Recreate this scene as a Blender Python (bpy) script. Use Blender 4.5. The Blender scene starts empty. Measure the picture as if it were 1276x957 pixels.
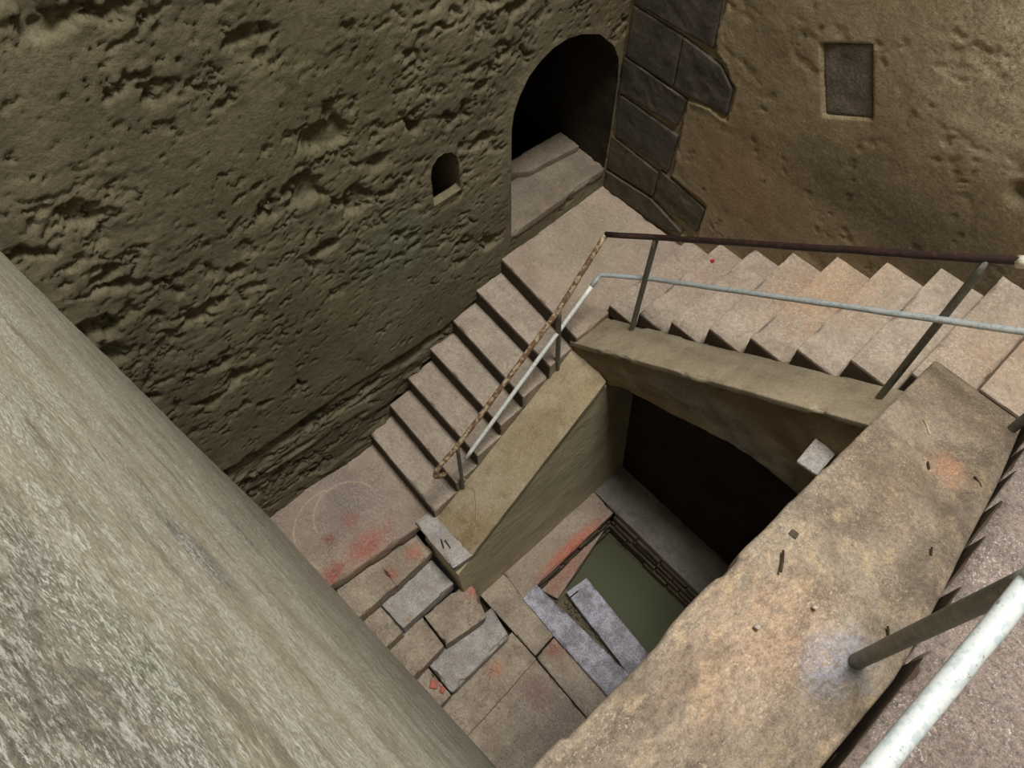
import bpy, math, random
import numpy as np
from mathutils import Vector, Matrix

S = bpy.context.scene
COL = S.collection

# ------------------------------------------------------------------ camera
CAM = (3.28192, -4.22265, 5.5)
F_PX = 980.0
def cam_setup():
    d = np.array([635 - 638, 1037 - 478.5, F_PX]); d /= np.linalg.norm(d)
    zc = -d                                     # world up seen by the camera (x right, y down, z forward)
    h = np.array([0, 0, 1.0]) - zc[2] * zc; h /= np.linalg.norm(h)
    r = np.cross(h, zc)
    a = math.radians(-47.0)
    X = h * math.sin(a) + r * math.cos(a)
    Y = h * math.cos(a) - r * math.sin(a)
    W = np.array([X, Y, zc])                    # cam -> world rows
    right = W @ np.array([1, 0, 0.]); down = W @ np.array([0, 1., 0]); fwd = W @ np.array([0, 0, 1.])
    m = Matrix(((right[0], -down[0], -fwd[0], CAM[0]), (right[1], -down[1], -fwd[1], CAM[1]),
                (right[2], -down[2], -fwd[2], CAM[2]), (0, 0, 0, 1)))
    cd = bpy.data.cameras.new('camera'); co = bpy.data.objects.new('camera', cd)
    COL.objects.link(co); co.matrix_world = m
    cd.sensor_fit = 'HORIZONTAL'; cd.sensor_width = 36; cd.lens = F_PX / 1276 * 36
    cd.clip_start = 0.02; cd.clip_end = 200
    S.camera = co
cam_setup()

# ------------------------------------------------------------------ world, light, exposure
world = bpy.data.worlds.new('sky'); S.world = world; world.use_nodes = True
wb = world.node_tree.nodes['Background']
wb.inputs[0].default_value = (0.9, 0.94, 1.0, 1); wb.inputs[1].default_value = 0.05
def area(name, loc, target, sx, sy, power, colr):
    l = bpy.data.lights.new(name, 'AREA'); l.shape = 'RECTANGLE'; l.size = sx; l.size_y = sy
    l.energy = power; l.color = colr
    o = bpy.data.objects.new(name, l); COL.objects.link(o); o.location = loc
    o.rotation_euler = (Vector(target) - Vector(loc)).to_track_quat('-Z', 'Y').to_euler()
    return o
area('daylight_at_the_shaft_mouth', (3.15, -1.45, 11.6), (2.5, -1.6, 0.0), 2.8, 2.1, 1320, (1.0, 0.98, 0.95))
S.view_settings.view_transform = 'Standard'
S.view_settings.look = 'None'
S.view_settings.gamma = 1
S.view_settings.use_curve_mapping = False
S.view_settings.exposure = 0.0

# ------------------------------------------------------------------ noise
def _hash(ix, iy, iz, seed):
    h = (ix.astype(np.int64) * 374761393 + iy.astype(np.int64) * 668265263 + iz.astype(np.int64) * 2147483647 + seed * 1274126177) & 0xffffffff
    h = ((h ^ (h >> 13)) * 1274126177) & 0xffffffff
    h = ((h ^ (h >> 16)) * 2246822519) & 0xffffffff
    return ((h ^ (h >> 15)) & 0xffffff) / float(0xffffff)
def vnoise(p, seed=0):
    i = np.floor(p).astype(np.int64); f = p - i; f = f * f * f * (f * (f * 6 - 15) + 10)
    r = 0
    for dx in (0, 1):
        for dy in (0, 1):
            for dz in (0, 1):
                w = (f[:, 0] if dx else 1 - f[:, 0]) * (f[:, 1] if dy else 1 - f[:, 1]) * (f[:, 2] if dz else 1 - f[:, 2])
                r = r + w * _hash(i[:, 0] + dx, i[:, 1] + dy, i[:, 2] + dz, seed)
    return r
def fbm(p, scale=1.0, octv=4, seed=0, an=(1, 1, 1)):
    q = p * np.array(an) * scale; a = 1.0; s = 0; t = 0
    for k in range(octv):
        s = s + a * vnoise(q + 17.3 * k, seed + k); t += a; a *= 0.5; q = q * 2.03
    return s / t
def sstep(x, a, b):
    t = np.clip((x - a) / (b - a), 0, 1); return t * t * (3 - 2 * t)

# ------------------------------------------------------------------ materials
def lin(c):
    return tuple(((v / 255) / 12.92 if v / 255 <= 0.04045 else ((v / 255 + 0.055) / 1.055) ** 2.4) for v in c) + (1,)
class NT:
    def __init__(s, name):
        s.m = bpy.data.materials.new(name); s.m.use_nodes = True
        s.t = s.m.node_tree; s.t.nodes.clear()
        s.out = s.t.nodes.new('ShaderNodeOutputMaterial'); s.b = s.t.nodes.new('ShaderNodeBsdfPrincipled')
        s.t.links.new(s.b.outputs[0], s.out.inputs[0])
        s.pos = s.t.nodes.new('ShaderNodeNewGeometry').outputs['Position']
    def n(s, k): return s.t.nodes.new(k)
    def l(s, a, b): s.t.links.new(a, b)
    def _in(s, sock, v):
        if hasattr(v, 'links') or isinstance(v, bpy.types.NodeSocket): s.l(v, sock)
        else: sock.default_value = v
    def math(s, op, a, b=0.0, clamp=False):
        m = s.n('ShaderNodeMath'); m.operation = op; m.use_clamp = clamp
        s._in(m.inputs[0], a); s._in(m.inputs[1], b); return m.outputs[0]
    def vec(s, op, a, b):
        m = s.n('ShaderNodeVectorMath'); m.operation = op; s._in(m.inputs[0], a)
        s._in(m.inputs[3] if op == 'SCALE' else m.inputs[1], b)
        return m.outputs['Value'] if op in ('LENGTH', 'DISTANCE') else m.outputs[0]
    def noise(s, scale, detail=4, rough=0.55, an=(1, 1, 1), off=(0, 0, 0)):
        v = s.vec('MULTIPLY', s.pos, an); v = s.vec('ADD', v, off)
        k = s.n('ShaderNodeTexNoise'); s.l(v, k.inputs['Vector']); k.inputs['Scale'].default_value = scale
        k.inputs['Detail'].default_value = detail; k.inputs['Roughness'].default_value = rough
        return k.outputs[0]
    def ramp(s, v, a, b):
        m = s.n('ShaderNodeMapRange'); m.interpolation_type = 'SMOOTHSTEP'; s._in(m.inputs[0], v)
        m.inputs[1].default_value = a; m.inputs[2].default_value = b
        m.inputs[3].default_value = 0; m.inputs[4].default_value = 1; return m.outputs[0]
    def mix(s, f, a, b, mode='MIX'):
        m = s.n('ShaderNodeMix'); m.data_type = 'RGBA'; m.blend_type = mode
        s._in(m.inputs[0], f); s._in(m.inputs[6], a); s._in(m.inputs[7], b); return m.outputs[2]
def stone(name, c1, c2, c3=None, sc=1.5, an=(1, 1, 1), speck=0.25, white=0.0, wcol=(215, 210, 195), rough=0.85, spec=0.25,
          bump=0.004, bsc=60, bump2=0.0, bsc2=12, stains=(), off=(0, 0, 0), grain=180, mid=0.6, rings=(), wthr=0.56, crack=0.0, white2=0.0):
    t = NT(name)
    n1 = t.noise(sc, 5, 0.6, an, off)
    c = t.mix(t.ramp(n1, 0.38, 0.62), lin(c1), lin(c2))
    if c3:
        n2 = t.noise(sc * 2.7, 6, 0.65, an, (5 + off[0], 3, 1))
        c = t.mix(t.math('MULTIPLY', t.ramp(n2, 0.5, 0.68), mid), c, lin(c3))
    for st in stains:
        (x, y, z), r, sc3, colr, amt, amp = st[:6]
        d = t.vec('SUBTRACT', t.pos, (x, y, z)); d = t.vec('MULTIPLY', d, sc3); d = t.vec('LENGTH', d, (0, 0, 0))
        nn = t.noise(st[6] if len(st) > 6 else 9, 6, 0.7, (1, 1, 1), (x, y, 2))
        d = t.math('ADD', d, t.math('MULTIPLY', t.math('SUBTRACT', nn, 0.5), amp * 1.6))
        f = t.math('MULTIPLY', t.ramp(d, r * 1.2, r * 0.1), t.ramp(t.noise(38, 5, 0.75, (1, 1, 1), (z, x, 2)), 0.30, 0.58))
        c = t.mix(t.math('MULTIPLY', f, amt), c, lin(colr))
    for (cx, cy, rad, wd, nx, ny, lim, colr) in rings:          # scratched arcs worn into the stone
        d = t.vec('SUBTRACT', t.pos, (cx, cy, 0)); d = t.vec('MULTIPLY', d, (1, 1, 0)); ln = t.vec('LENGTH', d, (0, 0, 0))
        dd = t.math('ABSOLUTE', t.math('SUBTRACT', ln, rad)); f = t.ramp(dd, wd, wd * 0.3)
        sep = t.n('ShaderNodeSeparateXYZ'); t.l(d, sep.inputs[0])
        g = t.math('ADD', t.math('MULTIPLY', sep.outputs[0], nx), t.math('MULTIPLY', sep.outputs[1], ny)); g = t.ramp(g, lim, lim + 0.08)
        f = t.math('MULTIPLY', t.math('MULTIPLY', f, g), t.ramp(t.noise(40, 4, 0.7), 0.35, 0.55))
        c = t.mix(t.math('MULTIPLY', f, 0.6), c, lin(colr))
    if crack:
        cw = t.vec('ADD', t.vec('MULTIPLY', t.pos, (1, 1, 1)), (3.3, 1.7, 0.4))
        kn = t.n('ShaderNodeTexNoise'); t.l(cw, kn.inputs['Vector']); kn.inputs['Scale'].default_value = 3.2; kn.inputs['Detail'].default_value = 7; kn.inputs['Roughness'].default_value = 0.6
        cr = t.ramp(t.math('ABSOLUTE', t.math('SUBTRACT', kn.outputs[0], 0.5)), 0.0045, 0.0015)
        cr = t.math('MULTIPLY', cr, t.ramp(t.noise(2.6, 2, 0.5, (1, 1, 1), (8, 8, 8)), 0.47, 0.53))
        c = t.mix(t.math('MULTIPLY', cr, crack), c, lin((58, 48, 40)))
        pt = t.ramp(t.noise(26, 4, 0.7, (1, 1, 1), (4, 9, 8)), 0.60, 0.70)
        c = t.mix(t.math('MULTIPLY', pt, 0.45), c, lin((100, 86, 72)))
    if speck:
        g = t.noise(grain, 3, 0.75, (1, 1, 1), (1, 2, 3)); gm = t.noise(grain * 0.28, 5, 0.7, an, (6, 2, 3))
        v = t.math('ADD', t.math('MULTIPLY', t.math('SUBTRACT', g, 0.5), speck * 5.5), 1.0)
        v = t.math('ADD', v, t.math('MULTIPLY', t.math('SUBTRACT', gm, 0.5), speck * 5.5))
        v = t.math('MAXIMUM', v, 0.25)
        cb = t.n('ShaderNodeCombineColor')
        for i in range(3): t.l(v, cb.inputs[i])
        c = t.mix(1.0, c, cb.outputs[0], 'MULTIPLY')
    if white:
        g2 = t.noise(grain * 0.55, 5, 0.75, an, (9, 2, 7)); g3 = t.noise(sc * 1.4, 4, 0.6, an, (2, 8, 7))
        c = t.mix(t.math('MULTIPLY', t.math('MULTIPLY', t.ramp(g2, wthr, wthr + 0.06), t.ramp(g3, 0.38, 0.56)), white), c, lin(wcol))
    if white2:  # coarser white grains painting the sparkle farther off, plus brown streaks
        g4 = t.noise(42, 6, 0.78, an, (1, 2, 7)); g5 = t.noise(2.0, 3, 0.5, an, (6, 8, 7))
        c = t.mix(t.math('MULTIPLY', t.math('MULTIPLY', t.ramp(g4, 0.53, 0.60), t.ramp(g5, 0.40, 0.56)), white2), c, lin(wcol))
        g6 = t.noise(7, 5, 0.7, (0.6, 1, 1.6), (4, 2, 1))
        c = t.mix(t.math('MULTIPLY', t.ramp(g6, 0.55, 0.68), 0.6), c, lin((124, 108, 86)))
    t.l(c, t.b.inputs['Base Color'])
    t.b.inputs['Roughness'].default_value = rough
    t.b.inputs['Specular IOR Level'].default_value = spec
    h = t.noise(bsc, 8, 0.75, (1, 1, 1), (4, 4, 4)); bump = bump * 1.6
    if bump2:
        h2 = t.noise(bsc2, 5, 0.6, an, (7, 1, 4)); h = t.math('ADD', h, t.math('MULTIPLY', h2, bump2))
    bp = t.n('ShaderNodeBump'); bp.inputs['Strength'].default_value = 1.0; bp.inputs['Distance'].default_value = bump
    t.l(h, bp.inputs['Height']); t.l(bp.outputs[0], t.b.inputs['Normal'])
    return t.m

RED = (164, 86, 72)
M = {}
M['wall_a'] = stone('olive_plaster', (99, 92, 71), (118, 110, 87), (82, 76, 58), sc=1.3, speck=0.16, bump=0.010, bsc=30, rough=0.8, grain=110,
    stains=[((0, -2.32, 1.0), 0.40, (1, 1, 0.8), (100, 110, 86), 0.8, 0.5, 5), ((0, -3.3, 0.5), 0.9, (1, 1, 1), (96, 94, 64), 0.6, 0.9, 3),
            ((0, -2.6, 2.4), 0.9, (1, 1, 1), (80, 80, 50), 0.5, 0.9, 3), ((0, -0.15, 1.7), 0.5, (1, 1, .5), (88, 68, 44), 0.6, 0.4, 4)])
M['wall_b'] = stone('brown_plaster', (134, 119, 92), (150, 135, 108), (116, 102, 78), sc=1.5, speck=0.18, bump=0.008, bsc=40, rough=0.82, grain=120,
    stains=[((2.9, 0, 3.0), 1.0, (0.8, 1, 1), (206, 194, 166), 0.9, 0.7, 4), ((2.2, 0, 1.6), 1.3, (0.5, 1, 1.6), (122, 108, 76), 0.5, 0.9, 3),
            ((1.3, 0, 1.1), 0.6, (1, 1, 1), (152, 118, 80), 0.5, 0.6, 4), ((2.6, 0, 1.55), 0.6, (0.45, 1, 1.6), (92, 80, 62), 0.9, 0.4, 5), ((3.0, 0, 1.6), 1.0, (0.6, 1, 1.2), (98, 86, 66), 0.8, 0.5, 4), ((1.9, 0, 2.9), 0.35, (1, 1, .8), (150, 138, 106), 0.6, 0.4, 5)])
M['wall_c'] = stone('painted_glint_plaster', (176, 167, 142), (192, 182, 156), (150, 148, 128), sc=3.0, an=(1, 1, 1.6), speck=0.34, white=1.0, wthr=0.515, white2=0.8,  # white grains paint wet sparkle highlights into the plaster colour
    wcol=(244, 244, 232), rough=0.42, spec=0.5, bump=0.009, bsc=130, bump2=1.2, bsc2=26, grain=230,
    stains=[((2.54, -4.35, 4.03), 0.16, (1.0, 1, 1.1), (92, 86, 86), 1.0, 0.06), ((1.9, -4.3, 2.78), 0.14, (0.7, 1, 0.9), (84, 82, 80), 1.0, 0.06),
            ((2.2, -4.3, 3.62), 0.14, (0.25, 1, 2.2), (160, 128, 88), 0.8, 0.12), ((1.8, -4.3, 0.3), 2.6, (0.5, 1, 0.7), (136, 130, 104), 0.85, 0.5, 2),
            ((3.05, -4.38, 5.0), 0.30, (1, 1, 1), (112, 108, 98), 0.8, 0.35, 6), ((2.95, -4.37, 4.75), 0.14, (1, 1, 1), (124, 134, 104), 0.7, 0.2, 8),
            ((2.75, -4.1, -2.0), 0.5, (1, 0.5, 0.8), (80, 80, 78), 0.75, 0.2)])
M['tread'] = stone('pinkish_tread_stone', (146, 132, 116), (162, 148, 131), (134, 119, 102), sc=3.6, speck=0.24, white=0.5, wcol=(214, 206, 194), rough=0.55, spec=0.4,
    bump=0.004, bsc=70, grain=130, stains=[((1.35, -0.35, 0.3), 0.5, (1, 1, .6), (162, 134, 120), 0.5, 0.5, 5), ((2.35, -0.3, 1.0), 0.55, (1, 1, .6), (172, 138, 104), 0.7, 0.5, 5), ((3.5, -0.6, 1.8), 0.5, (1, 1, .6), (158, 132, 106), 0.6, 0.5, 5)])
M['landing'] = stone('landing_stone', (146, 130, 114), (160, 143, 125), (134, 118, 100), sc=2.4, crack=0.45, speck=0.17, white=0.35, rough=0.6, spec=0.4, bump=0.005, bsc=50, grain=120,
    rings=[(0.427, -3.741, 0.394, 0.014, -0.7, -0.7, 0.05, (188, 170, 144)), (0.398, -3.584, 0.326, 0.014, -1, 0.0, 0.02, (188, 170, 144))],
    stains=[((0.45, -3.61, -1.42), 0.12, (1, 1, 1), RED, 1.0, 0.12, 14), ((0.47, -3.86, -1.42), 0.09, (1, 1, 1), (120, 66, 56), 1.0, 0.12, 14),
            ((0.74, -3.64, -1.42), 0.20, (1.2, 0.62, 1), (162, 92, 78), 1.0, 0.2, 10), ((0.74, -4.02, -1.42), 0.10, (1, 0.7, 1), (150, 72, 62), 1.0, 0.12, 14),
            ((0.35, -3.5, -1.42), 0.45, (1, 1, 1), (124, 112, 108), 0.8, 0.4, 4), ((0.3, -0.6, 0), 0.6, (1, 1, 1), (138, 130, 108), 0.6, 0.5, 4)])
M['old'] = stone('old_flagstone', (144, 130, 112), (168, 154, 134), (150, 124, 110), sc=4, crack=0.8, speck=0.28, white=0.2, rough=0.65, spec=0.35, bump=0.006, bsc=45, grain=150,
    stains=[((1.02, -3.35, -1.62), 0.12, (1, 1, 0.3), (172, 96, 78), 0.7, 0.14, 14), ((1.03, -3.62, -1.62), 0.07, (1, 1, 0.3), RED, 0.8, 0.08, 14),
            ((1.55, -3.1, -2.02), 0.13, (1, 1, 0.3), (178, 92, 76), 0.85, 0.08, 14), ((2.2, -3.4, -2.42), 0.11, (1, 1, 0.3), (186, 112, 80), 0.7, 0.12, 14),
            ((2.45, -2.85, -2.45), 0.13, (1, 1, 0.3), (140, 72, 62), 0.8, 0.10, 14), ((1.95, -3.9, -2.22), 0.08, (1, 1, 0.4), RED, 0.5, 0.08, 14),
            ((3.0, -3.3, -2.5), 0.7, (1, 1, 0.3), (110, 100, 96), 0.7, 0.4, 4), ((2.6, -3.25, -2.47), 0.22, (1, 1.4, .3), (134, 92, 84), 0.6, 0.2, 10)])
M['greystone'] = stone('worn_grey_stone', (146, 140, 134), (174, 168, 160), (156, 136, 114), sc=5, crack=0.5, mid=0.8, speck=0.32, white=0.4, wcol=(216, 214, 212), rough=0.5, spec=0.5, bump=0.004, bsc=80, grain=200)
M['redstrip'] = stone('red_stained_flagstone', (152, 136, 118), (162, 146, 128), (130, 120, 112), sc=3, crack=0.6, speck=0.25, white=0.2, rough=0.65, bump=0.005, bsc=50,
    stains=[((1.83, -2.0, -2.42), 0.13, (1.3, 0.22, 0.3), (188, 92, 70), 0.9, 0.09, 16), ((1.95, -2.2, -2.7), 0.16, (1.2, 0.3, 0.3), (160, 92, 76), 0.6, 0.08, 12)])
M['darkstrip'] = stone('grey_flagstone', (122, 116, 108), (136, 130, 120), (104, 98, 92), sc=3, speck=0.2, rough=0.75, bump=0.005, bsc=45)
M['wetslab'] = stone('wet_granite', (112, 108, 114), (160, 158, 168), (98, 90, 90), sc=6, speck=0.5, white=0.9, wcol=(214, 216, 232), rough=0.35, spec=0.6, bump=0.003, bsc=90, grain=190)
M['cop_a'] = stone('yellowed_cement', (152, 138, 108), (168, 154, 126), (132, 114, 82), sc=2.4, speck=0.2, white=0.25, rough=0.7, bump=0.0035, bsc=50, grain=150, an=(1.4, 1, 1),
    stains=[((1.3, -2.85, -1.3), 0.2, (1, 1, 0.5), (126, 100, 62), 0.6, 0.25, 8), ((1.35, -1.55, -.3), 0.25, (1, 1, .5), (168, 146, 112), 0.6, 0.2)])
M['cop_b'] = stone('grey_brown_cement', (140, 128, 106), (154, 142, 118), (126, 112, 90), sc=2.6, speck=0.18, white=0.12, rough=0.75, bump=0.003, bsc=45)
M['cop_d'] = stone('lichened_cement', (116, 104, 90), (146, 133, 116), (174, 154, 124), sc=3.6, an=(1.5, 0.8, 1), speck=0.30, white=0.55, wcol=(208, 194, 170), rough=0.75, bump=0.005, bsc=60, grain=150, mid=0.7,
    stains=[((3.60, -3.24, 3.1), 0.12, (1, 0.8, 0.3), (142, 148, 162), 0.8, 0.14, 14),
            ((3.56, -1.95, 2.4), 0.12, (1, 0.7, 0.3), (182, 134, 104), 0.8, 0.1, 8), ((3.42, -3.35, 3.1), 0.24, (1.2, 0.6, 0.3), (178, 146, 120), 0.5, 0.25, 9),
            ((3.45, -1.25, 2.0), 0.4, (1, 0.8, 0.4), (112, 98, 80), 0.85, 0.35, 7), ((3.40, -2.3, 2.6), 0.3, (1, 0.6, 0.4), (118, 102, 84), 0.7, 0.3, 7), ((3.64, -2.7, 2.8), 0.12, (1.6, 0.3, 0.4), (106, 98, 84), 0.8, 0.1, 9)])
M['inner_a'] = stone('streaked_olive_render', (178, 166, 134), (196, 182, 148), (150, 138, 108), sc=2.0, an=(1, 0.6, 1.6), speck=0.15, rough=0.6, spec=0.35, bump=0.006, bsc=20, bump2=1.0, bsc2=6)
M['inner_b'] = stone('brown_render', (118, 100, 72), (132, 114, 84), (112, 106, 92), sc=2.4, speck=0.18, rough=0.85, bump=0.006, bsc=30,
    stains=[((2.4, -1.4, 0.45), 0.5, (0.42, 1, 1.6), (128, 128, 120), 0.7, 0.2, 6)])
M['shade_facing'] = stone('dark_shade_facing', (66, 55, 45), (78, 66, 54), (56, 47, 38), sc=5, speck=0.15, rough=0.85, spec=0.2, bump=0.004, bsc=50)  # dark colour paints the shade on step fronts and ends
M['void'] = stone('shade_dark_masonry', (46, 40, 31), (56, 48, 37), (40, 34, 28), sc=2, speck=0.15, rough=0.95, spec=0.1, bump=0.01, bsc=20)  # brown darkened so the recesses read as black shade
M['basalt'] = stone('dark_basalt', (66, 61, 54), (80, 74, 64), (56, 50, 42), sc=5, speck=0.2, rough=0.7, spec=0.35, bump=0.006, bsc=30, bump2=0.8, bsc2=14)
M['basalt2'] = stone('brownish_basalt', (76, 68, 55), (88, 80, 64), (64, 56, 44), sc=5, speck=0.2, rough=0.75, spec=0.3, bump=0.008, bsc=24, bump2=0.8, bsc2=12)
M['patch'] = stone('dark_grey_mortar', (92, 82, 72), (106, 96, 84), (78, 70, 62), sc=6, speck=0.25, white=0.2, rough=0.85, bump=0.005, bsc=40)
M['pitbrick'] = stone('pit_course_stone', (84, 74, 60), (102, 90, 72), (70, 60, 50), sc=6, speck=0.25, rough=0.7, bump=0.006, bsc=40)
M['near'] = stone('coarse_speckled_stone', (134, 122, 112), (150, 136, 126), (122, 108, 98), sc=2.6, speck=0.45, white=0.9, wcol=(224, 216, 210), rough=0.5, spec=0.5, bump=0.006, bsc=120, grain=190,
    stains=[((4.1, -3.75, 3.2), 0.45, (1, 1, 0.3), (156, 116, 106), 0.8, 0.2, 8)])
M['mud'] = stone('wet_mud', (84, 74, 54), (104, 92, 68), (66, 56, 42), sc=9, speck=0.3, rough=0.3, spec=0.6, bump=0.008, bsc=40)
M['sillstone'] = stone('shade_darkened_sill', (112, 100, 86), (126, 114, 98), (98, 88, 74), sc=3, speck=0.18, white=0.2, rough=0.7, bump=0.006, bsc=40, grain=120)  # landing tone darkened, painting in the partial shade of the niche
M['redbrick'] = stone('red_brick_chip', (170, 100, 84), (184, 112, 94), None, sc=8, speck=0.25, rough=0.8, bump=0.004)
M['twig'] = stone('dry_twig', (52, 40, 28), (70, 56, 40), None, sc=20, speck=0.1, rough=0.8, bump=0.001)
M['petal'] = stone('red_petal', (160, 20, 24), (176, 30, 30), None, sc=20, speck=0.05, rough=0.6, bump=0.0005)
M['string'] = stone('pale_string', (168, 156, 120), (180, 168, 134), None, sc=20, speck=0.05, rough=0.7, bump=0.0003)
M['arc'] = stone('scratched_lime', (176, 158, 134), (186, 168, 142), None, sc=20, speck=0.2, rough=0.8, bump=0.002)
def metal_mat(name, c1, c2, thr, c3=None, rough=0.45, metallic=0.0, sc=30):
    t = NT(name)
    n1 = t.noise(sc, 6, 0.7); c = t.mix(t.ramp(n1, thr, thr + 0.06), lin(c1), lin(c2))
    if c3:
        n2 = t.noise(sc * 1.7, 5, 0.7, (1, 1, 1), (3, 5, 7)); c = t.mix(t.ramp(n2, 0.6, 0.68), c, lin(c3))
    t.l(c, t.b.inputs['Base Color']); t.b.inputs['Roughness'].default_value = rough; t.b.inputs['Metallic'].default_value = metallic
    bp = t.n('ShaderNodeBump'); bp.inputs['Distance'].default_value = 0.0015; bp.inputs['Strength'].default_value = 1
    t.l(n1, bp.inputs['Height']); t.l(bp.outputs[0], t.b.inputs['Normal'])
    return t.m
M['rust'] = metal_mat('rusted_brown_paint', (44, 30, 27), (66, 44, 37), 0.55, (34, 24, 22), 0.5)
M['rustpale'] = metal_mat('flaking_pale_and_rust', (108, 80, 58), (166, 150, 120), 0.48, (78, 52, 40), 0.55, sc=26)
M['whitepaint'] = metal_mat('pale_blue_white_paint', (186, 192, 190), (166, 176, 178), 0.5, (120, 116, 104), 0.4, sc=34)
M['whiterail'] = metal_mat('chipped_white_paint', (212, 214, 208), (198, 200, 194), 0.5, (150, 140, 120), 0.4, sc=34)
M['iron'] = metal_mat('grey_iron_paint', (96, 95, 86), (110, 108, 98), 0.5, (60, 56, 50), 0.5)
M['whiteblob'] = metal_mat('white_weld_paint', (226, 222, 200), (214, 208, 180), 0.5, None, 0.6)
def water_mat():
    t = NT('murky_water'); t.b.inputs['Base Color'].default_value = lin((86, 88, 68)); t.b.inputs['Roughness'].default_value = 0.1
    t.b.inputs['IOR'].default_value = 1.33
    n = t.noise(7, 3); bp = t.n('ShaderNodeBump'); bp.inputs['Distance'].default_value = 0.002
    t.l(n, bp.inputs['Height']); t.l(bp.outputs[0], t.b.inputs['Normal'])
    return t.m
M['water'] = water_mat()

# ------------------------------------------------------------------ object helpers
def link(name, verts, faces, mat, parent=None, smooth=True):
    me = bpy.data.meshes.new(name)
    me.from_pydata([tuple(map(float, v)) for v in verts], [], [tuple(map(int, f)) for f in faces])
    me.update()
    if smooth:
        me.polygons.foreach_set('use_smooth', [True] * len(me.polygons))
    me.materials.append(mat)
    o = bpy.data.objects.new(name, me); COL.objects.link(o)
    if parent is not None: o.parent = parent
    return o
def tag(o, label, cat, group=None, kind=None):
    o['label'] = label; o['category'] = cat
    if group: o['group'] = group
    if kind: o['kind'] = kind
    return o
def struct(o): o['kind'] = 'structure'; return o
def empty(name): 
    o = bpy.data.objects.new(name, None); COL.objects.link(o); o.empty_display_size = 0.1; return o
class Acc:
    def __init__(s): s.v = []; s.f = []; s.n = 0
    def add(s, v, f):
        v = np.asarray(v, float); s.v.append(v); s.f += [tuple(i + s.n for i in q) for q in f]; s.n += len(v); return s
    def build(s, name, mat, parent=None, smooth=True): return link(name, np.concatenate(s.v), s.f, mat, parent, smooth)
def axis_samples(L, r, step):
    n = max(2, int(round((L - 2 * r) / step)))
    a = [0, r * 0.3, r * 0.65] + list(np.linspace(r, L - r, n + 1)) + [L - r * 0.65, L - r * 0.3, L]
    return np.array(a) / L
def rough_hexa(c8, r=0.012, step=0.03, amp=0.004, chip=0.0, seed=0, amp_lo=0.0, chipsc=9.0):
    """c8: four top corners (counter-clockwise from above) and the four bottom corners below them"""
    c = np.array(c8, float)
    L = np.linalg.norm(c[1] - c[0]); W = np.linalg.norm(c[3] - c[0]); H = np.linalg.norm(c[4] - c[0])
    r = min(r, 0.3 * min(L, W, H))
    us, vs, ws = axis_samples(L, r, step), axis_samples(W, r, step), axis_samples(H, r, step)
    idx = {}; P = []; faces = []
    def vid(i, j, k):
        key = (i, j, k)
        if key not in idx: idx[key] = len(P); P.append((us[i], vs[j], ws[k]))
        return idx[key]
    nu, nv, nw = len(us) - 1, len(vs) - 1, len(ws) - 1
    for i in range(nu):
        for j in range(nv):
            faces.append((vid(i, j, 0), vid(i + 1, j, 0), vid(i + 1, j + 1, 0), vid(i, j + 1, 0)))
            faces.append((vid(i, j, nw), vid(i, j + 1, nw), vid(i + 1, j + 1, nw), vid(i + 1, j, nw)))
    for i in range(nu):
        for k in range(nw):
            faces.append((vid(i, 0, k), vid(i, 0, k + 1), vid(i + 1, 0, k + 1), vid(i + 1, 0, k)))
            faces.append((vid(i, nv, k), vid(i + 1, nv, k), vid(i + 1, nv, k + 1), vid(i, nv, k + 1)))
    for j in range(nv):
        for k in range(nw):
            faces.append((vid(0, j, k), vid(0, j + 1, k), vid(0, j + 1, k + 1), vid(0, j, k + 1)))
            faces.append((vid(nu, j, k), vid(nu, j, k + 1), vid(nu, j + 1, k + 1), vid(nu, j + 1, k)))
    P = np.array(P); D = np.array([L, W, H]); Q = P * D
    inner = np.clip(Q, r, D - r); dv = Q - inner; ln = np.linalg.norm(dv, axis=1, keepdims=True); ln[ln == 0] = 1
    edge = (np.abs(dv) > 1e-9).sum(1) >= 2
    Q = inner + dv / ln * r
    P2 = Q / D; nrm_l = dv / ln
    u, v, w = P2[:, :1], P2[:, 1:2], P2[:, 2:3]
    def bil(a, b, cc, d): return a * (1 - u) * (1 - v) + b * u * (1 - v) + cc * u * v + d * (1 - u) * v
    X = bil(*c[:4]) * (1 - w) + bil(*c[4:]) * w
    ax = [(c[1] - c[0]) / L, (c[3] - c[0]) / W, (c[4] - c[0]) / H]
    N = nrm_l[:, :1] * ax[0] + nrm_l[:, 1:2] * ax[1] + nrm_l[:, 2:3] * ax[2]
    dsp = (fbm(X, 14, 3, seed) - 0.5) * 2 * amp + (fbm(X, 2.5, 2, seed + 9) - 0.5) * 2 * amp_lo
    if chip:
        m = sstep(fbm(X, chipsc, 3, seed + 3), 0.52, 0.70)
        dist = np.sort(np.minimum(Q, D - Q), axis=1)[:, 1]
        dsp = dsp - chip * m * np.clip(1 - dist / (chip * 1.6), 0, 1)
    X = X + N * dsp[:, None]
    return X, faces
def slab(top, h, **k):
    """top: four (x,y,z) corners counter-clockwise seen from above"""
    t = np.array(top, float); b = t.copy(); b[:, 2] -= h
    return rough_hexa(list(t) + list(b), **k)
def slab_obj(name, top, h, mat, parent=None, **k):
    v, f = slab(top, h, **k); return link(name, v, f, mat, parent)
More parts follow.
